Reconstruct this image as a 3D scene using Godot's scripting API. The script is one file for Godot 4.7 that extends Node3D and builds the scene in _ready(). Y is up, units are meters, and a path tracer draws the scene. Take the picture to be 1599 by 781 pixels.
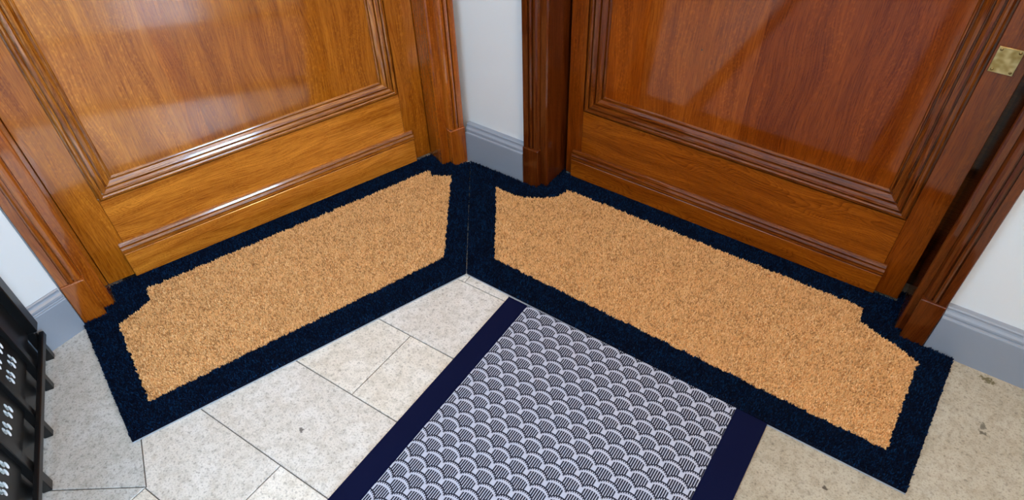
extends Node3D
# Two panelled oak doors meeting in an obtuse corner of a stair landing, with fitted coir mats and a patterned runner.

var rng := RandomNumberGenerator.new()
const LEFT_TURN := 69.745            # degrees: the left door wall stands at 110 degrees to the right one
var tex := {}
var mat := {}
var left_frame := Transform3D(Basis(Vector3.UP, deg_to_rad(LEFT_TURN)), Vector3.ZERO)

func _ready():
	rng.seed = 41
	set_camera()
	set_environment()
	set_windows_light()
	make_textures()
	make_materials()
	build_floor()
	build_shell()
	build_baseboards()
	build_frames_and_doors()
	build_doormats()
	build_runner()
	build_railing()
	build_lamp()

# ---------------------------------------------------------------- camera and light
func set_camera():
	var c := Camera3D.new()
	c.name = "camera"
	var r := Vector3(0.82119453, -0.02500786, -0.57010012)
	var u := Vector3(-0.38232624, 0.71754953, -0.58219353)
	var f := Vector3(-0.42363449, -0.69605838, -0.57968659)
	c.transform = Transform3D(Basis(r, u, -f), Vector3(1.266533, 1.4, 1.449453)).orthonormalized()
	c.fov = rad_to_deg(2.0 * atan(390.5 / 1039.75))
	c.near = 0.05
	c.current = true
	add_child(c)

func set_environment():
	var e := Environment.new()
	e.background_mode = Environment.BG_COLOR
	e.background_color = Color(0.55, 0.65, 0.8)
	e.tonemap_mode = Environment.TONE_MAPPER_LINEAR
	e.tonemap_exposure = 0.9
	e.sdfgi_enabled = true
	e.ssao_enabled = true
	e.ssil_enabled = true
	var w := WorldEnvironment.new()
	w.name = "environment"
	w.environment = e
	add_child(w)

const WINDOW_COLOR := Color(0.70, 0.86, 1.0)
const SKY_COLOR := Color(0.74, 0.88, 1.0)
const LAMP_COLOR := Color(1.0, 0.80, 0.55)

func set_windows_light():
	area_light("window_light", Vector3(4.96, 2.0, 1.65), Vector3(-1, 0, 0), Vector2(1.5, 1.8), WINDOW_COLOR, 22.0)
	area_light("skylight_light", Vector3(0.15, 3.08, 1.8), Vector3(0, -1, 0), Vector2(1.0, 1.2), SKY_COLOR, 4.0)

func area_light(called: String, at: Vector3, towards: Vector3, size: Vector2, color: Color, energy: float):
	var l := AreaLight3D.new()
	l.name = called
	l.area_size = size
	l.area_normalize_energy = true
	l.light_color = color
	l.light_energy = energy
	l.area_range = 12.0
	l.shadow_enabled = true
	l.transform = Transform3D(Basis.looking_at(towards, Vector3.UP if absf(towards.y) < 0.9 else Vector3.BACK), at)
	add_child(l)

# ---------------------------------------------------------------- helpers
var taken := {}
func numbered(called: String) -> String:
	var n: int = taken.get(called, 0)
	taken[called] = n + 1
	return called if n == 0 else "%s_%03d" % [called, n]

func thing(called: String, label: String, category: String, kind := "", at := Transform3D.IDENTITY) -> Node3D:
	var o := Node3D.new()
	o.name = called if kind == "structure" else numbered(called)
	add_child(o, true)
	o.transform = at
	o.set_meta("label", label)
	o.set_meta("category", category)
	if kind != "":
		o.set_meta("kind", kind)
	return o

func part(st: SurfaceTool, called: String, m: Material, parent: Node3D, label := "") -> MeshInstance3D:
	var o := MeshInstance3D.new()
	o.name = called
	o.mesh = st.commit()
	o.material_override = m
	o.cast_shadow = GeometryInstance3D.SHADOW_CASTING_SETTING_ON
	parent.add_child(o, true)
	if label != "":
		o.set_meta("label", label)
	return o

func mb() -> SurfaceTool:
	var st := SurfaceTool.new()
	st.begin(Mesh.PRIMITIVE_TRIANGLES)
	return st

var grain := Vector3.UP          # direction of the wood grain for the next faces
var uv_off := Vector2.ZERO
const UV_SIZE := Vector2(1.0, 1.5)
# grain direction, and a place in the wood texture that keeps the part between x0..x1, y0..y1 clear of the texture's edges
func new_grain(g: Vector3, x0 := 0.0, x1 := 0.0, y0 := 0.0, y1 := 0.8):
	grain = g
	var a := rng.randf()
	var b := rng.randf()
	if g == Vector3.UP:
		uv_off = Vector2(x1 + 0.02 + a * maxf(0.0, 0.96 - (x1 - x0)), -y0 / UV_SIZE.y + 0.01 + b * maxf(0.0, 0.98 - minf(y1 - y0, 0.9) / UV_SIZE.y))
	else:
		uv_off = Vector2(0.02 - y0 + a * maxf(0.0, 0.96 - (y1 - y0)), -x0 / UV_SIZE.y + 0.01 + b * maxf(0.0, 0.98 - (x1 - x0) / UV_SIZE.y))

# one triangle, turned so that its front looks along n
func tri(st: SurfaceTool, a: Vector3, b: Vector3, c: Vector3, n: Vector3):
	var fn := (b - a).cross(c - a)
	if fn.dot(n) > 0.0:          # front faces run clockwise
		var t := b
		b = c
		c = t
	fn = n.normalized()
	var ua := fn.cross(grain)
	var va := grain
	if ua.length() < 0.35:
		ua = Vector3(grain.y, grain.z, grain.x)
		va = fn.cross(ua)
	ua = ua.normalized()
	for p: Vector3 in [a, b, c]:
		st.set_normal(fn)
		st.set_uv(Vector2(p.dot(ua) / UV_SIZE.x, p.dot(va) / UV_SIZE.y) + uv_off)
		st.add_vertex(p)

func quad(st: SurfaceTool, a: Vector3, b: Vector3, c: Vector3, d: Vector3, n: Vector3):
	var fn := (b - a).cross(c - a)
	if fn.length() < 1e-12:
		fn = (c - a).cross(d - a)
	if fn.dot(n) < 0.0:
		fn = -fn
	tri(st, a, b, c, fn)
	tri(st, a, c, d, fn)

# box with chamfered edges between two corners
func box(st: SurfaceTool, lo: Vector3, hi: Vector3, ch := 0.0015):
	var c := minf(ch, 0.45 * minf(hi.x - lo.x, minf(hi.y - lo.y, hi.z - lo.z)))
	var mid := (lo + hi) / 2
	for ax in 3:
		var b1 := (ax + 1) % 3
		var b2 := (ax + 2) % 3
		for s in [-1, 1]:
			var n := Vector3.ZERO
			n[ax] = s
			var q := []
			for k in [[0, 0], [1, 0], [1, 1], [0, 1]]:
				var p := Vector3.ZERO
				p[ax] = hi[ax] if s > 0 else lo[ax]
				p[b1] = (hi[b1] - c) if k[0] else (lo[b1] + c)
				p[b2] = (hi[b2] - c) if k[1] else (lo[b2] + c)
				q.append(p)
			quad(st, q[0], q[1], q[2], q[3], n)
		# chamfers along axis ax
		for s1 in [-1, 1]:
			for s2 in [-1, 1]:
				var e1: float = hi[b1] if s1 > 0 else lo[b1]
				var e2: float = hi[b2] if s2 > 0 else lo[b2]
				var pa := Vector3.ZERO
				var pb := Vector3.ZERO
				pa[ax] = lo[ax] + c
				pb[ax] = hi[ax] - c
				var pc := pb
				var pd := pa
				pa[b1] = e1; pa[b2] = e2 - s2 * c
				pb[b1] = e1; pb[b2] = e2 - s2 * c
				pc[b1] = e1 - s1 * c; pc[b2] = e2
				pd[b1] = e1 - s1 * c; pd[b2] = e2
				var n := Vector3.ZERO
				n[b1] = s1
				n[b2] = s2
				quad(st, pa, pb, pc, pd, n)
	for sx in [-1, 1]:
		for sy in [-1, 1]:
			for sz in [-1, 1]:
				var e := Vector3(hi.x if sx > 0 else lo.x, hi.y if sy > 0 else lo.y, hi.z if sz > 0 else lo.z)
				tri(st, e - Vector3(0, sy * c, sz * c), e - Vector3(sx * c, 0, sz * c), e - Vector3(sx * c, sy * c, 0), Vector3(sx, sy, sz))

# closed profile (u, n) swept along `along` from l0 to l1; the ends shift by m0*u and m1*u for mitres
func sweep(st: SurfaceTool, prof: PackedVector2Array, o: Vector3, ud: Vector3, nd: Vector3, along: Vector3, l0: float, l1: float, m0 := 0.0, m1 := 0.0):
	var n := prof.size()
	var area := 0.0
	for i in n:
		area += prof[i].cross(prof[(i + 1) % n])
	var sgn := 1.0 if area > 0 else -1.0
	for i in n:
		var p := prof[i]
		var q := prof[(i + 1) % n]
		var d := q - p
		if d.length() < 1e-7:
			continue
		var nn := (ud * d.y - nd * d.x) * sgn
		var a := o + ud * p.x + nd * p.y
		var b := o + ud * q.x + nd * q.y
		quad(st, a + along * (l0 + m0 * p.x), b + along * (l0 + m0 * q.x), b + along * (l1 + m1 * q.x), a + along * (l1 + m1 * p.x), nn)
	var ix := Geometry2D.triangulate_polygon(prof)
	for k in range(0, ix.size(), 3):
		for e in 2:
			var l := l0 if e == 0 else l1
			var mm := m0 if e == 0 else m1
			var v := []
			for j in 3:
				var p := prof[ix[k + j]]
				v.append(o + ud * p.x + nd * p.y + along * (l + mm * p.x))
			tri(st, v[0], v[1], v[2], along * (-1.0 if e == 0 else 1.0))

func inset(poly: PackedVector2Array, d: float) -> PackedVector2Array:
	var n := poly.size()
	var area := 0.0
	for i in n:
		area += poly[i].cross(poly[(i + 1) % n])
	var sg := signf(area)
	var out := PackedVector2Array()
	for i in n:
		var a := poly[(i + n - 1) % n]
		var b := poly[i]
		var c := poly[(i + 1) % n]
		var d1 := (b - a).normalized()
		var d2 := (c - b).normalized()
		var n1 := Vector2(-d1.y, d1.x) * sg
		var n2 := Vector2(-d2.y, d2.x) * sg
		var k := 1.0 + n1.dot(n2)
		out.append(b + (n1 + n2) * d / maxf(k, 0.3))
	return out

# polygon in the ground plane (x, z) raised from y0 to y1, upper edge chamfered
func slab(st: SurfaceTool, poly: PackedVector2Array, y0: float, y1: float, ch: float):
	var top := inset(poly, ch) if ch > 0.0 else poly
	var n := poly.size()
	var area := 0.0
	for i in n:
		area += poly[i].cross(poly[(i + 1) % n])
	var sg := signf(area)
	for i in n:
		var j := (i + 1) % n
		var a := poly[i]
		var b := poly[j]
		var d := (b - a)
		var nn := Vector3(d.y, 0, -d.x) * sg
		var yc := y1 - ch
		quad(st, Vector3(a.x, y0, a.y), Vector3(b.x, y0, b.y), Vector3(b.x, yc, b.y), Vector3(a.x, yc, a.y), nn)
		if ch > 0.0:
			quad(st, Vector3(a.x, yc, a.y), Vector3(b.x, yc, b.y), Vector3(top[j].x, y1, top[j].y), Vector3(top[i].x, y1, top[i].y), nn.normalized() + Vector3.UP)
	var ix := Geometry2D.triangulate_polygon(top)
	for k in range(0, ix.size(), 3):
		tri(st, Vector3(top[ix[k]].x, y1, top[ix[k]].y), Vector3(top[ix[k + 1]].x, y1, top[ix[k + 1]].y), Vector3(top[ix[k + 2]].x, y1, top[ix[k + 2]].y), Vector3.UP)
	ix = Geometry2D.triangulate_polygon(poly)
	for k in range(0, ix.size(), 3):
		tri(st, Vector3(poly[ix[k]].x, y0, poly[ix[k]].y), Vector3(poly[ix[k + 1]].x, y0, poly[ix[k + 1]].y), Vector3(poly[ix[k + 2]].x, y0, poly[ix[k + 2]].y), Vector3.DOWN)

# ---------------------------------------------------------------- textures
func noise(s: int, oct := 1) -> FastNoiseLite:
	var f := FastNoiseLite.new()
	f.seed = s
	f.noise_type = FastNoiseLite.TYPE_SIMPLEX
	f.frequency = 1.0
	f.fractal_type = FastNoiseLite.FRACTAL_FBM if oct > 1 else FastNoiseLite.FRACTAL_NONE
	f.fractal_octaves = oct
	return f

func image_of(data: PackedByteArray, w: int, h: int) -> ImageTexture:
	return ImageTexture.create_from_image(Image.create_from_data(w, h, false, Image.FORMAT_RGB8, data))

func put(data: PackedByteArray, i: int, c: Color):
	data[i] = int(clampf(c.r, 0, 1) * 255.0)
	data[i + 1] = int(clampf(c.g, 0, 1) * 255.0)
	data[i + 2] = int(clampf(c.b, 0, 1) * 255.0)

# oak: dark slow pores along the grain, tone bands, pale ray flecks. 1 pixel = 1 mm across and along
func wood_texture(kind: int) -> Array:
	var w := 1000
	var h := 1500
	var data := PackedByteArray()
	data.resize(w * h * 3)
	var rel := PackedByteArray()
	rel.resize(w * h * 3)
	var na := noise(11 + kind * 50)
	var nb := noise(12 + kind * 50, 2)
	var nc := noise(13 + kind * 50)
	var nd := noise(14 + kind * 50)
	var ne := noise(15 + kind * 50, 2)
	for y in h:
		for x in w:
			var wx := x + 9.0 * na.get_noise_2d(x * 0.008, y * 0.0025)
			var band := nb.get_noise_2d(wx * 0.016, y * 0.0012)
			var streak := nc.get_noise_2d(wx * 0.2, y * 0.006)
			var pore := nd.get_noise_2d(wx * 0.45, y * 0.012)
			var v := 0.72 + 0.12 * band + 0.08 * streak
			if kind == 1:
				# flat-sawn: nested arches
				var cx := fposmod(wx, 250.0) - 125.0 + 30.0 * na.get_noise_2d(3.0, y * 0.003)
				var ring := cx * cx / 420.0 + y / 55.0 + 2.2 * ne.get_noise_2d(wx * 0.012, y * 0.004)
				var saw := fposmod(ring, 1.0)
				v -= 0.2 * pow(saw, 3.0)
				v += 0.04
			var p := smoothstep(0.42, 0.85, pore)
			v -= 0.16 * p
			if kind == 0:
				var area := smoothstep(0.12, 0.4, ne.get_noise_2d(wx * 0.014 + 40.0, y * 0.0012))
				var fl := smoothstep(0.5, 0.75, nd.get_noise_2d(x * 0.085 + 0.02 * y, y * 0.05 + 90.0))
				v += 0.09 * fl * area
			if kind == 2:
				# aged moulding: old dark varnish left in long streaks
				v = 0.66 + 0.1 * band + 0.12 * streak - 0.2 * smoothstep(0.1, 0.7, nc.get_noise_2d(wx * 0.33 + 70.0, y * 0.007)) - 0.18 * p
			v = clampf(v, 0.05, 1.0)
			var i := (y * w + x) * 3
			put(data, i, Color(0.25 + 0.75 * v, 0.06 + 0.94 * v, -0.12 + 1.08 * v))
			var r := clampf(0.6 - 0.4 * p + 0.1 * streak, 0, 1)
			put(rel, i, Color(r, r, r))
	return [image_of(data, w, h), image_of(rel, w, h)]

# worn limestone over the real floor: x -0.6..2.0, z -0.2..1.9 m
func stone_texture() -> ImageTexture:
	var w := 1560
	var h := 1260
	var data := PackedByteArray()
	data.resize(w * h * 3)
	var na := noise(71, 3)
	var nb := noise(72)
	var nc := noise(73, 3)
	var nd := noise(74)
	var base := Color(0.88, 0.85, 0.80)
	var grime := Color(0.60, 0.565, 0.50)
	var pale := Color(0.97, 0.96, 0.94)
	var pit := Color(0.42, 0.40, 0.37)
	for y in h:
		for x in w:
			var px := -0.6 + x / 600.0
			var pz := -0.2 + y / 600.0
			var c := base
			var a := na.get_noise_2d(px * 7.0, pz * 7.0)
			c = c.lerp(pale, clampf(0.3 + a, 0, 1) * 0.4)
			# trodden-in dirt
			var dirt := clampf(nc.get_noise_2d(px * 30.0, pz * 30.0) * 0.9 + 0.12, 0, 1)
			c = c.lerp(grime, dirt * 0.32)
			var s := nb.get_noise_2d(px * 190.0, pz * 190.0)
			var s2 := nd.get_noise_2d(px * 75.0, pz * 95.0)
			c = c.lerp(pit, smoothstep(0.45, 0.9, s) * 0.2 + smoothstep(0.62, 0.9, s2) * 0.3)
			c = c.lerp(pale, smoothstep(0.5, 0.9, -s) * 0.3)
			put(data, (y * w + x) * 3, c)
	var img := Image.create_from_data(w, h, false, Image.FORMAT_RGB8, data)
	# olive stain by the grey baseboard, two darker marks and small chips
	spot(img, Vector2(1.655, 0.018), Vector2(0.017, 0.010), Color(0.40, 0.37, 0.24), 0.65)
	spot(img, Vector2(1.665, 0.165), Vector2(0.008, 0.012), Color(0.30, 0.29, 0.25), 0.5)
	spot(img, Vector2(1.668, 0.185), Vector2(0.010, 0.006), Color(0.32, 0.30, 0.26), 0.6)
	spot(img, Vector2(0.345, 1.065), Vector2(0.007, 0.006), Color(0.40, 0.38, 0.36), 0.8)
	spot(img, Vector2(0.565, 0.9), Vector2(0.006, 0.005), Color(0.45, 0.42, 0.4), 0.8)
	spot(img, Vector2(1.41, 0.52), Vector2(0.006, 0.005), Color(0.38, 0.35, 0.32), 0.8)
	return ImageTexture.create_from_image(img)

func spot(img: Image, at: Vector2, r: Vector2, c: Color, k: float):
	var n := noise(int(at.x * 1000))
	var cx := (at.x + 0.6) * 600.0
	var cy := (at.y + 0.2) * 600.0
	for y in range(int(cy - r.y * 900), int(cy + r.y * 900) + 1):
		for x in range(int(cx - r.x * 900), int(cx + r.x * 900) + 1):
			if x < 0 or y < 0 or x >= img.get_width() or y >= img.get_height():
				continue
			var d := Vector2((x - cx) / (r.x * 600.0), (y - cy) / (r.y * 600.0)).length() + 0.4 * n.get_noise_2d(x * 0.2, y * 0.2)
			if d < 1.0:
				img.set_pixel(x, y, img.get_pixel(x, y).lerp(c, k * smoothstep(1.0, 0.7, d)))

# woven fish-scale print of the runner, one repeat of 48.5 x 61 mm
func scale_texture() -> ImageTexture:
	var w := 388
	var h := 488
	var data := PackedByteArray()
	data.resize(w * h * 3)
	var nz := noise(91)
	var light := Color(0.68, 0.69, 0.745)
	var dark := Color(0.06, 0.07, 0.14)
	var a := 24.25
	var rad := 30.0
	for y in h:
		for x in w:
			var mx := x / 8.0
			var my := y / 8.0
			# the scale on top is the lowest row whose arc lies above the point
			var best := -1e9
			var lx := 0.0
			var ly := 0.0
			for row in range(-2, 3):
				var ox := 24.25 if posmod(row, 2) == 1 else 0.0
				var dx := fposmod(mx - ox + a, 48.5) - a
				var dy := my - row * 30.5 - (rad - sqrt(rad * rad - dx * dx))
				if dy >= 0.0 and row > best:
					best = row
					lx = dx
					ly = dy
			var c := light
			var along := asin(lx / rad) * rad
			var tooth := 3.3 if fposmod(along / 5.2 + 0.25, 1.0) < 0.5 else 0.0
			var band := 12.6 - 2.2 * absf(lx) / a
			if ly < 3.3 + tooth:
				c = dark
			elif ly > band:
				var st := absf(fposmod(lx / 5.5 + 0.5, 1.0) - 0.5) * 5.5
				if st < 1.75 and absf(lx) < 19.0 and ly < band + 34.0 - absf(lx) * 0.9:
					c = dark
			var fuzz := 0.05 * nz.get_noise_2d(x * 0.3, y * 0.3)
			put(data, (y * w + x) * 3, Color(c.r + fuzz, c.g + fuzz, c.b + fuzz))
	return image_of(data, w, h)

func speckle_texture(a: Color, b: Color, s: int, f: float) -> ImageTexture:
	var w := 256
	var data := PackedByteArray()
	data.resize(w * w * 3)
	var n := noise(s, 2)
	for y in w:
		for x in w:
			put(data, (y * w + x) * 3, a.lerp(b, clampf(0.5 + 0.7 * n.get_noise_2d(x * f, y * f), 0, 1)))
	return image_of(data, w, w)

func make_textures():
	var q := wood_texture(0)
	tex.oak = q[0]
	tex.oak_relief = q[1]
	q = wood_texture(1)
	tex.arch = q[0]
	tex.arch_relief = q[1]
	q = wood_texture(2)
	tex.aged = q[0]
	tex.aged_relief = q[1]
	tex.stone = stone_texture()
	tex.scales = scale_texture()
	tex.brass = speckle_texture(Color(0.62, 0.52, 0.30), Color(0.80, 0.72, 0.52), 6, 0.03)

# ---------------------------------------------------------------- materials
func plain(called: String, c: Color, rough: float, metal := 0.0) -> StandardMaterial3D:
	var m := StandardMaterial3D.new()
	m.resource_name = called
	m.albedo_color = c
	m.roughness = rough
	m.metallic = metal
	return m

func oak(called: String, c: Color, arch := false, aged := false) -> StandardMaterial3D:
	var m := plain(called, c, 0.15)
	m.albedo_texture = tex.arch if arch else tex.oak
	m.heightmap_enabled = true
	m.heightmap_texture = tex.arch_relief if arch else tex.oak_relief
	if aged:
		m.albedo_texture = tex.aged
		m.heightmap_texture = tex.aged_relief
	m.heightmap_scale = 0.01
	m.metallic_specular = 0.6
	m.clearcoat_enabled = true
	m.clearcoat = 1.0
	m.clearcoat_roughness = 0.07
	return m

const HONEY := Color(0.87, 0.53, 0.14)
const RUSSET := Color(0.66, 0.32, 0.05)

func make_materials():
	mat.honey = [oak("honey oak", HONEY), oak("honey oak light", HONEY.lightened(0.06)), oak("honey oak deep", HONEY.darkened(0.07))]
	mat.honey_arch = oak("honey oak flat sawn", Color(0.98, 0.64, 0.23), true)
	mat.honey_mould = oak("honey oak moulding", Color(0.88, 0.58, 0.22), false, true)
	mat.honey_frame = oak("honey oak frame", Color(0.77, 0.43, 0.12))
	mat.russet = [oak("russet oak", RUSSET), oak("russet oak light", RUSSET.lightened(0.05)), oak("russet oak deep", RUSSET.darkened(0.1))]
	mat.russet_arch = oak("russet oak flat sawn", Color(0.67, 0.36, 0.07), true)
	mat.russet_mould = oak("russet oak moulding", Color(0.60, 0.33, 0.10), false, true)
	mat.russet_frame = oak("russet oak frame", Color(0.45, 0.22, 0.07))
	for m: StandardMaterial3D in mat.russet + [mat.russet_frame, mat.russet_arch, mat.russet_mould]:
		m.metallic_specular = 0.15
		m.roughness = 0.35
	mat.wall = plain("white wall paint", Color(0.875, 0.875, 0.87), 0.6)
	mat.ceiling = plain("white ceiling paint", Color(0.92, 0.91, 0.89), 0.8)
	mat.grey = plain("grey gloss paint", Color(0.55, 0.575, 0.615), 0.35)
	mat.grout = plain("grout", Color(0.36, 0.34, 0.32), 0.9)
	mat.stone = []
	for k in 3:
		var m := plain("limestone", [Color(1, 1, 1), Color(0.975, 0.97, 0.96), Color(0.95, 0.95, 0.955)][k], 0.26)
		m.albedo_texture = tex.stone
		m.uv1_scale = Vector3(1.0 / 2.6, 1.0 / 2.1, 1)
		m.uv1_offset = Vector3(0.6 / 2.6, 0.2 / 2.1, 0)
		mat.stone.append(m)
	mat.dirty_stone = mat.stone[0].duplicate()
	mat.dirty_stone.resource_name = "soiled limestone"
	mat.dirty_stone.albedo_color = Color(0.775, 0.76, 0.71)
	mat.grey_stone = mat.stone[0].duplicate()
	mat.grey_stone.resource_name = "grey limestone"
	mat.grey_stone.albedo_color = Color(0.86, 0.88, 0.90)
	mat.navy = plain("navy coir", Color(0.03, 0.05, 0.11), 1.0)
	mat.tan = plain("tan coir", Color(0.80, 0.58, 0.35), 0.95)
	mat.navy_pile = plain("navy fibres", Color.WHITE, 0.8)
	mat.navy_pile.vertex_color_use_as_albedo = true
	mat.navy_pile.metallic_specular = 0.2
	mat.navy.metallic_specular = 0.2
	mat.tan_pile = plain("tan fibres", Color.WHITE, 0.9)
	mat.tan_pile.vertex_color_use_as_albedo = true
	mat.backing = plain("vinyl backing", Color(0.62, 0.64, 0.68), 0.5)
	mat.runner_navy = plain("navy felt", Color(0.045, 0.062, 0.175), 1.0)
	mat.runner_navy.metallic_specular = 0.2
	mat.scales = plain("fish scale weave", Color.WHITE, 0.9)
	mat.scales.albedo_texture = tex.scales
	mat.iron = plain("black enamel iron", Color(0.04, 0.043, 0.05), 0.3)
	mat.brass = plain("worn brass", Color.WHITE, 0.42, 0.75)
	mat.brass.albedo_texture = tex.brass
	mat.brass.uv1_triplanar = true
	mat.brass.uv1_scale = Vector3(5, 5, 5)
	mat.screw = plain("brass screw", Color(0.55, 0.45, 0.27), 0.35, 0.9)
	mat.white_frame = plain("white window paint", Color(0.9, 0.9, 0.9), 0.4)

func glow(called: String, c: Color, e: float) -> StandardMaterial3D:
	var m := plain(called, Color(0.9, 0.9, 0.9), 0.5)
	m.emission_enabled = true
	m.emission = c
	m.emission_energy_multiplier = e
	return m

# ---------------------------------------------------------------- floor
const TILT := -0.033           # the tile rows run slightly askew to the right wall
func build_floor():
	var f := thing("floor", "pale worn limestone floor with thin dark joints", "floor", "structure")
	var st := mb()
	slab(st, PackedVector2Array([Vector2(-0.75, -0.25), Vector2(5.1, -0.25), Vector2(5.1, 3.4), Vector2(-0.75, 3.4)]), -0.12, -0.004, 0.0)
	part(st, "grout_bed", mat.grout, f)
	# where the border slabs beside the railing end and the coursed tiles begin
	var coursed := PackedVector2Array([Vector2(-0.36, -0.22), Vector2(1.22, -0.22), Vector2(1.22, 3.35), Vector2(0.171, 3.35), Vector2(0.163, 1.361), Vector2(0.049, 1.299), Vector2(-0.36, 1.077)])
	var lines := [-0.24, -0.001, 0.229, 0.456 + 0.012, 0.699 + 0.0045, 0.926, 1.155, 1.357, 1.586, 1.815, 2.044, 2.273, 2.502, 2.731, 2.96, 3.19, 3.42]
	var len := 0.62
	for r in lines.size() - 1:
		var start := -2.48 + (0.375 if r % 2 == 0 else 0.375 + len / 2.0)
		for c in 8:
			var x0 := start + c * len
			var x1 := x0 + len
			var q := PackedVector2Array()
			for e in [[x0, lines[r]], [x1, lines[r]], [x1, lines[r + 1]], [x0, lines[r + 1]]]:
				q.append(Vector2(e[0], e[1] + TILT * (e[0] - 0.375)))
			for piece in Geometry2D.intersect_polygons(coursed, q):
				var m: Material = mat.stone[rng.randi() % 3]
				var mid := Vector2.ZERO
				for v in piece:
					mid += v / piece.size()
				tile(piece, m, f)
	# large soiled slabs along the right side
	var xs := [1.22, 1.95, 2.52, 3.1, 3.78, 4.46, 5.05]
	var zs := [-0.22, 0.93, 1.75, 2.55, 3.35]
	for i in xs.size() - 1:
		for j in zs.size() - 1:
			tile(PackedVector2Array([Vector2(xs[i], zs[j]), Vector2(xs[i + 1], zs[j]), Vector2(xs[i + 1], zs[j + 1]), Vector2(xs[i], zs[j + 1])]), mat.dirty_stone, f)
	tile(PackedVector2Array([Vector2(-0.6, 0.95), Vector2(-0.36, 1.077), Vector2(0.049, 1.299), Vector2(0.163, 1.361), Vector2(-0.014, 1.491), Vector2(-0.24, 1.66), Vector2(-0.6, 1.66)]), mat.grey_stone, f)
	tile(PackedVector2Array([Vector2(0.163, 1.361), Vector2(0.1685, 2.2), Vector2(-0.6, 2.2), Vector2(-0.6, 1.66), Vector2(-0.24, 1.66), Vector2(-0.014, 1.491)]), mat.grey_stone, f)
	tile(PackedVector2Array([Vector2(0.1685, 2.2), Vector2(0.171, 3.35), Vector2(-0.6, 3.35), Vector2(-0.6, 2.2)]), mat.grey_stone, f)

func tile(poly: PackedVector2Array, m: Material, f: Node3D):
	var p := inset(poly, 0.0012)
	var st := mb()
	uv_off = Vector2.ZERO
	grain = Vector3.UP
	# the top keeps its place in the world as texture position
	var top := inset(p, 0.0012)
	var n := p.size()
	var area := 0.0
	for i in n:
		area += p[i].cross(p[(i + 1) % n])
	if absf(area) < 0.0008:
		return
	var sg := signf(area)
	for i in n:
		var j := (i + 1) % n
		var d := p[j] - p[i]
		var nn := Vector3(d.y, 0, -d.x) * sg
		world_quad(st, [Vector3(p[i].x, -0.02, p[i].y), Vector3(p[j].x, -0.02, p[j].y), Vector3(p[j].x, -0.0012, p[j].y), Vector3(p[i].x, -0.0012, p[i].y)], nn)
		world_quad(st, [Vector3(p[i].x, -0.0012, p[i].y), Vector3(p[j].x, -0.0012, p[j].y), Vector3(top[j].x, 0, top[j].y), Vector3(top[i].x, 0, top[i].y)], nn.normalized() + Vector3.UP)
	var ix := Geometry2D.triangulate_polygon(top)
	for k in range(0, ix.size(), 3):
		world_tri(st, Vector3(top[ix[k]].x, 0, top[ix[k]].y), Vector3(top[ix[k + 1]].x, 0, top[ix[k + 1]].y), Vector3(top[ix[k + 2]].x, 0, top[ix[k + 2]].y), Vector3.UP)
	part(st, "tile", m, f)

func world_quad(st: SurfaceTool, v: Array, n: Vector3):
	world_tri(st, v[0], v[1], v[2], n)
	world_tri(st, v[0], v[2], v[3], n)

func world_tri(st: SurfaceTool, a: Vector3, b: Vector3, c: Vector3, n: Vector3):
	if (b - a).cross(c - a).dot(n) > 0.0:
		var t := b
		b = c
		c = t
	for p: Vector3 in [a, b, c]:
		st.set_normal(n.normalized())
		st.set_uv(Vector2(p.x, p.z))
		st.add_vertex(p)

# ---------------------------------------------------------------- walls and ceiling
const TOP := 3.1
func wall_box(called: String, label: String, boxes: Array, at := Transform3D.IDENTITY, m: Material = null) -> MeshInstance3D:
	var st := mb()
	for b in boxes:
		box(st, b[0], b[1], 0.001)
	var o := part(st, called, m if m else mat.wall, self, label)
	o.transform = at
	o.set_meta("category", "ceiling" if called == "ceiling" else "wall")
	o.set_meta("kind", "structure")
	return o

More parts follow.
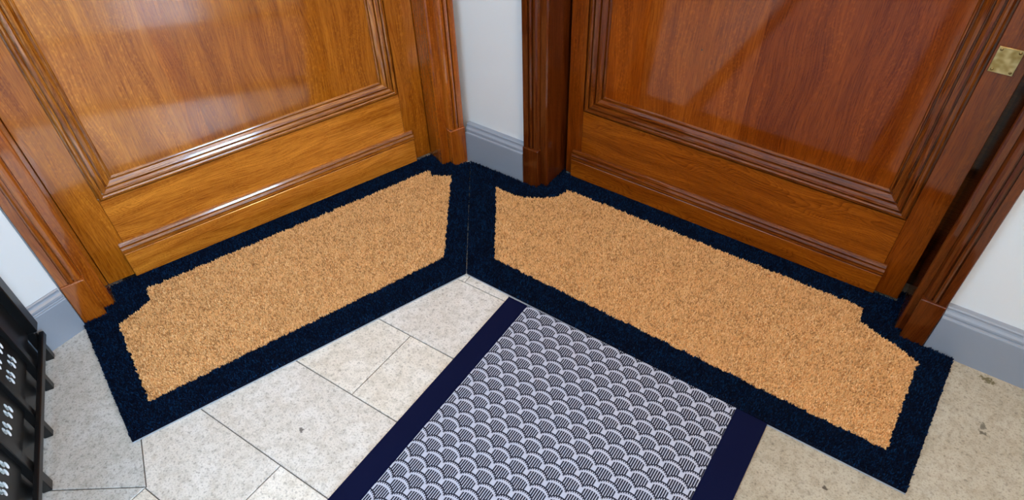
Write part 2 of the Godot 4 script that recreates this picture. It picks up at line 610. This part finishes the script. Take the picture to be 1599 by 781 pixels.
func build_shell():
	grain = Vector3.UP
	wall_box("wall_right", "white wall around the russet oak door", [
		[Vector3(-0.12, -0.02, -0.3), Vector3(0.30, TOP, -0.028)],
		[Vector3(1.464, -0.02, -0.3), Vector3(5.1, TOP, -0.028)],
		[Vector3(0.30, 2.28, -0.3), Vector3(1.464, TOP, -0.028)]])
	wall_box("wall_left", "white wall above the honey oak door", [[Vector3(-1.26, 2.28, -0.25), Vector3(0.02, TOP, 0.0)],
		[Vector3(-1.30, -0.02, -0.25), Vector3(-1.20, 2.28, -0.002)], [Vector3(-0.03, -0.02, -0.25), Vector3(0.0, 2.28, -0.002)]], left_frame)
	wall_box("wall_side", "bluish white wall beside the black iron railing", [[Vector3(-0.6, -0.02, 1.175), Vector3(-0.407, TOP, 3.5)]])
	wall_box("wall_back", "white wall behind the landing", [[Vector3(-0.6, -0.02, 3.3), Vector3(5.1, TOP, 3.5)]])
	wall_box("wall_far", "white wall at the end of the landing with a window", [
		[Vector3(5.0, -0.02, -0.1), Vector3(5.2, TOP, 0.9)], [Vector3(5.0, -0.02, 2.4), Vector3(5.2, TOP, 3.4)],
		[Vector3(5.0, -0.02, 0.9), Vector3(5.2, 1.1, 2.4)], [Vector3(5.0, 2.9, 0.9), Vector3(5.2, TOP, 2.4)]])
	wall_box("added_shade_wall", "unseen white wall block added to shade the right side and the corner", [[Vector3(2.35, -0.02, -0.03), Vector3(2.75, TOP, 1.12)]])  # added out of view to keep window light off the right wall and corner
	wall_box("ceiling", "white plaster ceiling of the landing", [[Vector3(-0.7, TOP, -0.3), Vector3(5.2, TOP + 0.1, 1.2)], [Vector3(-0.7, TOP, 2.4), Vector3(5.2, TOP + 0.1, 3.5)], [Vector3(-0.7, TOP, 1.2), Vector3(-0.35, TOP + 0.1, 2.4)], [Vector3(0.65, TOP, 1.2), Vector3(5.2, TOP + 0.1, 2.4)]], Transform3D.IDENTITY, mat.ceiling)
	window("window_1", "tall frosted window lit by daylight at the landing's end", Transform3D(Basis(Vector3.UP, -PI / 2), Vector3(5.04, 1.1, 1.65)), 1.5, 1.8, WINDOW_COLOR, 3.0)
	window("window_2", "frosted skylight over the stair lit by blue sky", Transform3D(Basis(Vector3.RIGHT, PI / 2), Vector3(0.15, TOP + 0.04, 1.2)), 1.0, 1.2, SKY_COLOR, 4.0)

func window(called: String, label: String, at: Transform3D, w: float, h: float, c: Color, e: float):
	var o := thing(called, label, "window", "structure", at)
	grain = Vector3.UP
	var st := mb()
	box(st, Vector3(-w / 2, 0, -0.03), Vector3(-w / 2 + 0.05, h, 0.03))
	box(st, Vector3(w / 2 - 0.05, 0, -0.03), Vector3(w / 2, h, 0.03))
	box(st, Vector3(-w / 2, 0, -0.03), Vector3(w / 2, 0.05, 0.03))
	box(st, Vector3(-w / 2, h - 0.05, -0.03), Vector3(w / 2, h, 0.03))
	box(st, Vector3(-0.025, 0.05, -0.025), Vector3(0.025, h - 0.05, 0.025))
	box(st, Vector3(-w / 2 + 0.05, h * 0.62 - 0.02, -0.025), Vector3(w / 2 - 0.05, h * 0.62 + 0.02, 0.025))
	part(st, "window_frame", mat.white_frame, o)
	var g := glow("frosted window glass", c, e)
	for sx in [[-w / 2 + 0.05, -0.025], [0.025, w / 2 - 0.05]]:
		for sy in [[0.05, h * 0.62 - 0.02], [h * 0.62 + 0.02, h - 0.05]]:
			st = mb()
			box(st, Vector3(sx[0], sy[0], -0.006), Vector3(sx[1], sy[1], 0.0), 0.0005)
			part(st, "window_pane", g, o)

func build_baseboards():
	# (n, y) section of the skirting: flat board, quirk, small ogee
	var prof := PackedVector2Array([Vector2(-0.03, 0), Vector2(0, 0), Vector2(0, 0.118), Vector2(-0.001, 0.1205), Vector2(-0.0045, 0.1215), Vector2(-0.0055, 0.124), Vector2(-0.0045, 0.128), Vector2(-0.0055, 0.133), Vector2(-0.010, 0.138), Vector2(-0.0115, 0.142), Vector2(-0.0115, 0.1475), Vector2(-0.014, 0.150), Vector2(-0.03, 0.150)])
	for b in [["baseboard_corner", "grey painted skirting on the short wall between the doors", Vector3(0.028, 0, 0), Vector3.BACK, Vector3.RIGHT, 0.233], ["baseboard_right", "grey painted skirting right of the russet door", Vector3(1.504, 0, 0), Vector3.BACK, Vector3.RIGHT, 0.845], ["baseboard_side", "blue-grey skirting beside the black railing", Vector3(-0.39, 0, 1.178), Vector3.RIGHT, Vector3.BACK, 2.11]]:
		var st := mb()
		grain = b[4]
		sweep(st, prof, b[2], b[3], Vector3.UP, b[4], 0.0, b[5])
		var o := part(st, b[0], mat.grey, self, b[1])
		o.set_meta("category", "baseboard")
		o.set_meta("kind", "structure")

# ---------------------------------------------------------------- doors and their frames
func build_frames_and_doors():
	frame("trim_1", "honey oak door frame with beaded casing and plinth blocks, left doorway", left_frame, {"x0": -1.24, "x1": 0.008, "c0": -1.184, "c1": -0.046, "j0": -1.154, "j1": -0.076, "face": 0.026, "jamb": 0.004, "back": -0.16, "plinth": 0.146}, mat.honey_frame)
	door("door_1", "glossy honey oak panelled door behind the left coir mat", left_frame, {"d0": -1.1532, "d1": -0.0775, "z": -0.08, "o0": -1.066, "o1": -0.163, "oy": 0.279, "w": 0.057, "k0": -1.079, "k1": -0.139, "ky": 0.100, "kt": 0.132, "boards": [1, 0, 2, 2], "seams": [-0.785, -0.738, -0.46]}, mat.honey, mat.honey_arch, mat.honey_mould)
	frame("trim_2", "russet oak door frame with grooved casing and plinth blocks, right doorway", Transform3D.IDENTITY, {"x0": 0.262, "x1": 1.502, "c0": 0.317, "c1": 1.447, "j0": 0.342, "j1": 1.428, "face": -0.006, "jamb": -0.022, "back": -0.22, "plinth": 0.150}, mat.russet_frame)
	var d := door("door_2", "dark russet oak panelled door with a brass plate", Transform3D.IDENTITY, {"d0": 0.354, "d1": 1.411, "z": -0.125, "o0": 0.408, "o1": 1.343, "oy": 0.265, "w": 0.066, "k0": 0.380, "k1": 1.352, "ky": 0.080, "kt": 0.112, "boards": [0, 1, 2, 2], "seams": [0.585, 0.885, 1.10]}, mat.russet, mat.russet_arch, mat.russet_mould)
	brass_plate(d)
	var st := mb()
	dome(st, Vector3(0.740, 0.5565, -0.1376), 0.0022, 0.0008, Vector3.BACK)
	part(st, "nail_head", mat.iron, d)

func frame(called: String, label: String, at: Transform3D, p: Dictionary, m: Material):
	var f := thing(called, label, "door frame", "structure", at)
	var head := 2.2
	for side in 2:
		# e runs from the outer edge of the casing towards the opening
		var ex: float = p.x0 if side == 0 else p.x1
		var ud := Vector3.RIGHT if side == 0 else Vector3.LEFT
		var cw: float = absf((p.c0 if side == 0 else p.c1) - ex)
		var jw: float = absf((p.j0 if side == 0 else p.j1) - ex)
		var fz: float = p.face
		var jz: float = p.jamb
		var prof := PackedVector2Array([Vector2(0, fz - 0.024), Vector2(0, fz - 0.002), Vector2(0.002, fz), Vector2(cw * 0.36, fz), Vector2(cw * 0.375, fz - 0.009), Vector2(cw * 0.41, fz - 0.009), Vector2(cw * 0.44, fz - 0.001), Vector2(cw * 0.52, fz + 0.001), Vector2(cw * 0.60, fz - 0.001), Vector2(cw * 0.615, fz - 0.010), Vector2(cw * 0.65, fz - 0.010), Vector2(cw * 0.68, fz - 0.003), Vector2(cw * 0.80, fz - 0.003), Vector2(cw * 0.90, fz - 0.006), Vector2(cw * 0.97, fz - 0.012), Vector2(cw, jz - 0.001), Vector2(cw, fz - 0.024)])
		var st := mb()
		new_grain(Vector3.UP, ex - 0.1, ex + 0.1)
		sweep(st, prof, Vector3(ex, 0, 0), ud, Vector3.BACK, Vector3.UP, p.plinth, head + 0.06, 0, -1)
		part(st, "casing", m, f)
		st = mb()
		new_grain(Vector3.UP, ex - 0.1, ex + 0.1)
		var a := ex + ud.x * -0.001
		var b := ex + ud.x * (cw + 0.002)
		box(st, Vector3(minf(a, b), 0, fz - 0.024), Vector3(maxf(a, b), p.plinth - 0.001, fz + 0.004), 0.002)
		part(st, "plinth_block", m, f)
		# jamb: flat strip beside the casing, rounded arris, then the reveal back to the door stop
		st = mb()
		new_grain(Vector3.UP, ex - 0.1, ex + 0.1)
		var jp := PackedVector2Array([Vector2(cw - 0.02, jz - 0.02), Vector2(cw - 0.02, jz - 0.012), Vector2(cw + 0.0005, jz - 0.012), Vector2(cw + 0.0005, jz), Vector2(jw - 0.007, jz), Vector2(jw - 0.002, jz - 0.002), Vector2(jw, jz - 0.007), Vector2(jw, p.back), Vector2(cw - 0.02, p.back)])
		sweep(st, jp, Vector3(ex, 0, 0), ud, Vector3.BACK, Vector3.UP, 0.0, head)
		part(st, "jamb", m, f)
	# lintel above, out of the picture
	var st2 := mb()
	new_grain(Vector3.RIGHT)
	box(st2, Vector3(p.x0, head + 0.0, p.face - 0.024), Vector3(p.x1, head + 0.09, p.face), 0.003)
	part(st2, "casing_head", m, f)
	st2 = mb()
	box(st2, Vector3(p.j0 - 0.02, head - 0.02, p.back), Vector3(p.j1 + 0.02, head + 0.01, p.jamb - 0.001), 0.002)
	part(st2, "jamb_head", m, f)
	st2 = mb()
	box(st2, Vector3(p.j0 - 0.06, -0.003, p.back - 0.02), Vector3(p.j1 + 0.06, head + 0.1, p.back - 0.0005), 0.001)
	part(st2, "door_stop", m, f)

# bolection round a panel: (u from the outer edge towards the panel, n from the stile face)
func panel_profile(w: float) -> PackedVector2Array:
	var k := w / 0.057
	var raw := [[0, -0.02], [0, 0.0], [0.0006, -0.008], [0.0030, -0.008], [0.0040, 0.003], [0.008, 0.0062], [0.012, 0.0066], [0.0155, 0.0045], [0.0166, -0.0045], [0.0184, -0.0045], [0.0196, 0.0040], [0.025, 0.0030], [0.030, 0.0003], [0.0316, -0.0080], [0.0335, -0.0080], [0.0350, -0.0008], [0.041, -0.003], [0.0475, -0.007], [0.0486, -0.0130], [0.0505, -0.0130], [0.0520, -0.0085], [0.0545, -0.0095], [0.057, -0.0135], [0.057, -0.02]]
	var out := PackedVector2Array()
	for r in raw:
		out.append(Vector2(r[0] * k, r[1]))
	return out

func door(called: String, label: String, at: Transform3D, p: Dictionary, woods: Array, arch: Material, mould: Material) -> Node3D:
	var d := thing(called, label, "door", "structure", at)
	var z: float = p.z
	var t := 0.045
	var y0 := 0.012
	var y1 := 2.19
	var st: SurfaceTool
	# stiles
	for s in 2:
		st = mb()
		var a: float = p.d0 if s == 0 else p.o1
		var b: float = p.o0 if s == 0 else p.d1
		new_grain(Vector3.UP, a, b)
		box(st, Vector3(a, y0, z - t), Vector3(b, y1, z), 0.0012)
		part(st, "stile", woods[2], d)
	# rails between the stiles
	var ty := 0.98
	for r in [[y0, p.oy], [ty, ty + 0.2], [y1 - 0.12, y1]]:
		st = mb()
		new_grain(Vector3.RIGHT, p.o0, p.o1, r[0], r[1])
		box(st, Vector3(p.o0 + 0.0006, r[0], z - t), Vector3(p.o1 - 0.0006, r[1], z - 0.0006), 0.0008)
		part(st, "rail", arch if r[0] == y0 else woods[0], d)
	# panels of upright boards with mouldings round them
	for e in [[p.oy, ty], [ty + 0.2, y1 - 0.12]]:
		var xs: Array = [p.o0 + p.w - 0.003] + p.seams + [p.o1 - p.w + 0.003]
		for k in xs.size() - 1:
			st = mb()
			new_grain(Vector3.UP, xs[k], xs[k + 1], e[0])
			box(st, Vector3(xs[k], e[0] + 0.02, z - 0.03), Vector3(xs[k + 1], e[1] - 0.02, z - 0.0125), 0.00015)
			part(st, "panel_board", woods[p.boards[k]], d)
		var prof := panel_profile(p.w)
		var x0: float = p.o0
		var x1: float = p.o1
		for m in [[Vector3(0, e[0], z), Vector3.UP, Vector3.RIGHT, x0, x1], [Vector3(0, e[1], z), Vector3.DOWN, Vector3.RIGHT, x0, x1], [Vector3(x0, 0, z), Vector3.RIGHT, Vector3.UP, e[0], e[1]], [Vector3(x1, 0, z), Vector3.LEFT, Vector3.UP, e[0], e[1]]]:
			st = mb()
			new_grain(m[2], minf(x0, x1), maxf(x0, x1), e[0], e[0] + 0.3) if m[2] == Vector3.RIGHT else new_grain(m[2], m[0].x - 0.08, m[0].x + 0.08, e[0])
			sweep(st, prof, m[0], m[1], Vector3.BACK, m[2], m[3], m[4], 1, -1)
			part(st, "panel_moulding", mould, d)
	# weather board along the bottom with a beaded cap
	st = mb()
	new_grain(Vector3.RIGHT, p.k0, p.k1, 0.0, 0.14)
	box(st, Vector3(p.k0, y0, z), Vector3(p.k1, p.ky, z + 0.014), 0.0015)
	part(st, "kick_board", arch, d)
	st = mb()
	new_grain(Vector3.RIGHT, p.k0, p.k1, 0.0, 0.2)
	var h: float = p.kt - p.ky
	var cap := PackedVector2Array([Vector2(0, 0), Vector2(0, 0.0135), Vector2(h * 0.12, 0.0150), Vector2(h * 0.24, 0.0150), Vector2(h * 0.29, 0.0085), Vector2(h * 0.36, 0.0085), Vector2(h * 0.42, 0.0130), Vector2(h * 0.62, 0.0105), Vector2(h * 0.65, 0.0040), Vector2(h * 0.72, 0.0040), Vector2(h * 0.76, 0.0085), Vector2(h * 0.94, 0.0060), Vector2(h, 0.0025), Vector2(h, 0)])
	sweep(st, cap, Vector3(0, p.ky, z), Vector3.UP, Vector3.BACK, Vector3.RIGHT, p.k0, p.k1)
	part(st, "cap_moulding", mould, d)
	return d

func brass_plate(d: Node3D):
	var st := mb()
	grain = Vector3.UP
	box(st, Vector3(1.348, 0.684, -0.125), Vector3(1.393, 0.739, -0.1225), 0.0006)
	var pl := part(st, "brass_plate", mat.brass, d, "small worn brass plate with four screws")
	for sx in [1.354, 1.387]:
		for sy in [0.690, 0.733]:
			st = mb()
			dome(st, Vector3(sx, sy, -0.1226), 0.0032, 0.0016, Vector3.BACK)
			part(st, "screw", mat.screw, pl)

func dome(st: SurfaceTool, at: Vector3, r: float, h: float, up: Vector3):
	var u := up.cross(Vector3.UP if absf(up.y) < 0.9 else Vector3.RIGHT).normalized()
	var v := up.cross(u)
	var rings := 4
	var seg := 12
	for i in rings:
		for j in seg:
			var q := []
			for k in [[i, j], [i + 1, j], [i + 1, j + 1], [i, j + 1]]:
				var a: float = k[0] * PI / 2 / rings
				var b: float = k[1] * TAU / seg
				q.append(at + (u * cos(b) + v * sin(b)) * r * cos(a) + up * h * sin(a))
			var n: Vector3 = (q[0] + q[2]) / 2 - at + up * 0.0005
			if i == rings - 1:
				tri(st, q[0], q[1], q[3], n)
			else:
				quad(st, q[0], q[1], q[2], q[3], n)

# ---------------------------------------------------------------- doormats
func ragged(poly: PackedVector2Array, amp: float, s: int) -> PackedVector2Array:
	var n := noise(s)
	var out := PackedVector2Array()
	for i in poly.size():
		var a := poly[i]
		var b := poly[(i + 1) % poly.size()]
		var steps := maxi(1, int(a.distance_to(b) / 0.007))
		var nn := (b - a).normalized().orthogonal()
		for k in steps:
			var p := a.lerp(b, float(k) / steps)
			out.append(p + nn * amp * n.get_noise_2d(p.x * 130.0, p.y * 130.0) * (0.3 if k == 0 else 1.0))
	return out

func tuft() -> ArrayMesh:
	var st := mb()
	grain = Vector3.UP
	var c := []
	for k in 3:
		c.append(Vector3(cos(k * TAU / 3), 0, sin(k * TAU / 3)))
	for k in 3:
		var a: Vector3 = c[k]
		var b: Vector3 = c[(k + 1) % 3]
		var ta := a * 0.45 + Vector3.UP
		var tb := b * 0.45 + Vector3.UP
		quad(st, a, b, tb, ta, (a + b) * 0.5 + Vector3(0, 0.2, 0))
	tri(st, c[0] * 0.45 + Vector3.UP, c[1] * 0.45 + Vector3.UP, c[2] * 0.45 + Vector3.UP, Vector3.UP)
	return st.commit()

func pile(parent: Node3D, inside: PackedVector2Array, outside: PackedVector2Array, base: float, hgt: float, step: float, colors: Array, m: Material, tm: ArrayMesh, s: int):
	var r := RandomNumberGenerator.new()
	r.seed = s
	var lo := inside[0]
	var hi := inside[0]
	for p in inside:
		lo = lo.min(p)
		hi = hi.max(p)
	var xf: Array[Transform3D] = []
	var co: Array[Color] = []
	var nz := noise(s, 2)
	for iy in int((hi.y - lo.y) / step) + 1:
		for ix in int((hi.x - lo.x) / step) + 1:
			var p := lo + Vector2((ix + r.randf()) * step, (iy + r.randf()) * step)
			if not Geometry2D.is_point_in_polygon(p, inside):
				continue
			if outside.size() and Geometry2D.is_point_in_polygon(p, outside):
				continue
			var rad := step * r.randf_range(0.42, 0.75)
			var hh := hgt * r.randf_range(0.6, 1.15)
			var b := Basis(Vector3(r.randf_range(-1, 1), 0, r.randf_range(-1, 1)).normalized(), r.randf_range(0.0, 0.55)) * Basis(Vector3.UP, r.randf() * TAU)
			xf.append(Transform3D(b.scaled_local(Vector3(rad, hh, rad)), Vector3(p.x, base, p.y)))
			var k := clampf(r.randf() + 0.14 * nz.get_noise_2d(p.x * 14.0, p.y * 14.0), 0.0, 0.999)
			co.append(colors[int(k * colors.size())])
	var mm := MultiMesh.new()
	mm.transform_format = MultiMesh.TRANSFORM_3D
	mm.use_colors = true
	mm.mesh = tm
	mm.instance_count = xf.size()
	for i in xf.size():
		mm.set_instance_transform(i, xf[i])
		mm.set_instance_color(i, co[i])
	var o := MultiMeshInstance3D.new()
	o.name = "pile"
	o.multimesh = mm
	o.material_override = m
	o.set_meta("kind", "stuff")
	parent.add_child(o, true)

func doormat(label: String, at: Transform3D, outer: PackedVector2Array, inner: PackedVector2Array, s: int, seam: Array, shift: Vector2):
	var d := thing("coir_doormat", label, "doormat", "", at)
	d.set_meta("group", "fitted coir mats in front of the doors")
	grain = Vector3.UP
	var st := mb()
	var back := outer.duplicate()
	for k in seam:
		back[k] += shift
	slab(st, back, 0.0, 0.004, 0.0)
	part(st, "backing", mat.backing, d)
	var rim := inset(outer, 0.0008)
	st = mb()
	slab(st, rim, 0.004, 0.009, 0.0)
	var b := part(st, "border", mat.navy, d, "navy border of the mat")
	var inn := ragged(inner, 0.0034, s + 1)
	st = mb()
	slab(st, inn, 0.0085, 0.0098, 0.0)
	var t := part(st, "inlay", mat.tan, d, "natural tan inlay of the mat")
	var tm := tuft()
	var navy := [Color(0.001, 0.004, 0.014), Color(0.0015, 0.006, 0.021), Color(0.0015, 0.009, 0.030), Color(0.003, 0.022, 0.068)]
	var tan := [Color(0.44, 0.22, 0.075), Color(0.66, 0.37, 0.14), Color(0.78, 0.46, 0.18), Color(0.86, 0.52, 0.215), Color(0.93, 0.61, 0.29), Color(0.86, 0.52, 0.215)]
	pile(b, rim, inn, 0.0085, 0.0062, 0.0034, navy, mat.navy_pile, tm, s)
	pile(t, inn, PackedVector2Array(), 0.0092, 0.0062, 0.0034, tan, mat.tan_pile, tm, s + 7)

func pts(a: Array) -> PackedVector2Array:
	var out := PackedVector2Array()
	for p in a:
		out.append(Vector2(p[0], p[1]))
	return out

func build_doormats():
	# left mat in the left wall's own axes: x = minus the distance from the corner, z = distance from the wall
	doormat("navy and tan coir mat fitted to the honey oak door, left of the seam", left_frame,
		pts([[-1.244, 0.034], [-1.183, 0.034], [-1.183, 0.006], [-1.153, 0.006], [-1.153, -0.074], [-0.077, -0.074], [-0.077, 0.006], [-0.043, 0.006], [-0.043, 0.034], [0.010, 0.044], [-0.289, 0.493], [-1.219, 0.493]]),
		pts([[-1.068, 0.002], [-1.069, 0.056], [-1.164, 0.098], [-1.157, 0.404], [-0.31, 0.402], [-0.086, 0.076], [-0.118, 0.056], [-0.140, 0.040], [-0.132, 0.005]]), 101, [9, 10], Vector2(-0.004, 0))
	doormat("navy and tan coir mat fitted to the russet door, right of the seam", Transform3D.IDENTITY,
		pts([[0.056, 0.003], [0.3195, 0.003], [0.3195, -0.0215], [0.3425, -0.0215], [0.3425, -0.165], [0.353, -0.165], [0.353, -0.122], [1.412, -0.122], [1.412, -0.165], [1.4275, -0.165], [1.4275, -0.0215], [1.4445, -0.0215], [1.4445, 0.003], [1.575, 0.003], [1.556, 0.441], [0.3638, 0.4415], [0.0458, 0.0068]]),
		pts([[0.204, 0.071], [0.245, 0.078], [0.309, 0.071], [0.36, 0.043], [0.400, 0.010], [0.416, -0.042], [1.346, -0.045], [1.348, 0.010], [1.503, 0.064], [1.496, 0.361], [0.399, 0.352]]), 202, [0, 15, 16], Vector2(0.004, 0))

# ---------------------------------------------------------------- runner
func build_runner():
	var at := Transform3D(Basis(Vector3.UP, deg_to_rad(0.75)), Vector3(0.518, 0, 0.447))
	var d := thing("runner_mat", "navy bordered runner with a white fish-scale pattern", "runner mat", "", at)
	grain = Vector3.UP
	var w := 0.735
	var l := 1.7
	var a := 0.063
	var b := 0.659
	var st := mb()
	for q in [[[0, 0], [a, 0], [a, l], [0, l]], [[b, 0], [w, 0], [w, l], [b, l]], [[a, l - 0.07], [b, l - 0.07], [b, l], [a, l]]]:
		slab(st, pts(q), 0.0, 0.0062, 0.0008)
	part(st, "border", mat.runner_navy, d, "navy border of the runner")
	st = mb()
	var n := Vector3.UP
	var y := 0.0066
	var q := [Vector3(a, y, 0), Vector3(b, y, 0), Vector3(b, y, l - 0.07), Vector3(a, y, l - 0.07)]
	# texture position: repeats of 48.5 x 61 mm, one crown set where the photograph has it
	var o := at.affine_inverse() * Vector3(0.8726, 0, 0.5888)
	for t in [[0, 1, 2], [0, 2, 3]]:
		for k in t:
			st.set_normal(n)
			st.set_uv(Vector2((q[k].x - o.x) / 0.0485, (q[k].z - o.z) / 0.061))
			st.add_vertex(q[k])
	var side := [[q[0], q[1], Vector3.FORWARD], [q[1], q[2], Vector3.RIGHT], [q[2], q[3], Vector3.BACK], [q[3], q[0], Vector3.LEFT]]
	for s in side:
		var dn := Vector3(0, -y, 0)
		quad(st, s[0], s[1], s[1] + dn, s[0] + dn, s[2])
	part(st, "patterned_panel", mat.scales, d, "white and navy fish-scale weave")

# ---------------------------------------------------------------- railing
func build_railing():
	var base := Vector3(-0.276, 0, 1.333)
	var dir := Vector3(0.8727, 0, 0.4883)
	var out := Vector3(dir.z, 0, -dir.x)                 # towards the landing
	var at := Transform3D(Basis(dir, Vector3.UP, dir.cross(Vector3.UP)), base)
	var d := thing("iron_railing", "black iron stair railing with pierced floral panels", "railing", "", at)
	# local x along the railing, z away from it; the landing lies at negative or positive z
	var s := signf((at.basis.inverse() * out).z)
	grain = Vector3.UP
	var posts := [-0.105, 0.0, 0.149, 0.297, 0.445, 0.593]
	var st: SurfaceTool
	for k in posts.size():
		var x: float = posts[k]
		var hw := 0.009 if k < 3 else 0.013
		st = mb()
		var z0 := 0.0
		var z1 := -s * 0.02
		box(st, Vector3(x - hw, 0, minf(z0, z1)), Vector3(x + hw, 0.9, maxf(z0, z1)), 0.0015)
		part(st, "baluster", mat.iron, d)
	st = mb()
	var za := s * 0.001
	var zb := s * 0.013
	box(st, Vector3(-0.118, 0.070, minf(za, zb)), Vector3(0.62, 0.088, maxf(za, zb)), 0.002)
	part(st, "bottom_rail", mat.iron, d)
	st = mb()
	za = -s * 0.03
	zb = -s * 0.036
	box(st, Vector3(-0.12, 0, minf(za, zb)), Vector3(0.62, 0.11, maxf(za, zb)), 0.001)
	part(st, "kick_plate", mat.iron, d)
	st = mb()
	box(st, Vector3(-0.13, 0.9, -0.03), Vector3(0.64, 0.93, 0.03), 0.006)
	part(st, "handrail", mat.iron, d)
	# newel standing on the wall end of the bottom rail
	st = mb()
	za = s * 0.012
	zb = -s * 0.022
	box(st, Vector3(-0.125, 0.112, minf(za, zb)), Vector3(-0.09, 0.9, maxf(za, zb)), 0.002)
	part(st, "newel", mat.iron, d)
	# pierced panels between the balusters
	for k in posts.size() - 1:
		var x0: float = posts[k] + 0.008
		var x1: float = posts[k + 1] - 0.008
		var cg := CSGCombiner3D.new()
		cg.name = "pierced_panel"
		d.add_child(cg, true)
		var bx := CSGBox3D.new()
		bx.name = "plate"
		bx.size = Vector3(x1 - x0, 0.75, 0.004)
		bx.position = Vector3((x0 + x1) / 2, 0.11 + 0.375, -s * 0.012)
		bx.material = mat.iron
		cg.add_child(bx, true)
		if x1 - x0 < 0.1:
			continue
		for row in 2:
			var cy := 0.20 + row * 0.3
			for px in [-0.024, 0.024]:
				for py in [-0.024, 0.024]:
					for petal in 4:
						var c := CSGCylinder3D.new()
						c.name = "petal"
						c.radius = 0.0075
						c.height = 0.03
						c.sides = 10
						c.operation = CSGShape3D.OPERATION_SUBTRACTION
						var o := (0.0085 if petal % 2 == 0 else -0.0085) + (0.003 if petal < 2 else -0.003)
						var oy := 0.008 if petal < 2 else -0.008
						c.transform = Transform3D(Basis(Vector3.RIGHT, PI / 2).scaled(Vector3(0.75, 1.5, 1)), Vector3((x0 + x1) / 2 + px + o, cy + py * 1.15 + oy, -s * 0.012))
						cg.add_child(c, true)

# ---------------------------------------------------------------- ceiling lamp
func build_lamp():
	var at := Vector3(1.9, TOP, 1.0)
	var o := thing("ceiling_lamp", "opal glass globe lamp on a brass rose", "lamp", "", Transform3D(Basis.IDENTITY, at))
	grain = Vector3.UP
	var rose := MeshInstance3D.new()
	var cy := CylinderMesh.new()
	cy.top_radius = 0.06
	cy.bottom_radius = 0.05
	cy.height = 0.03
	rose.mesh = cy
	rose.position = Vector3(0, -0.015, 0)
	rose.name = "lamp_rose"
	rose.material_override = mat.screw
	o.add_child(rose, true)
	var g := MeshInstance3D.new()
	var sp := SphereMesh.new()
	sp.radius = 0.13
	sp.height = 0.26
	g.mesh = sp
	g.position = Vector3(0, -0.15, 0)
	g.name = "lamp_globe"
	g.material_override = glow("opal lamp glass", LAMP_COLOR, 3.0)
	o.add_child(g, true)
	var l := OmniLight3D.new()
	l.name = "lamp_light"
	l.light_color = LAMP_COLOR
	l.light_energy = 1.8
	l.light_size = 0.13
	l.omni_range = 12.0
	l.omni_attenuation = 2.0
	l.shadow_enabled = true
	l.position = Vector3(0, -0.15, 0)
	o.add_child(l)
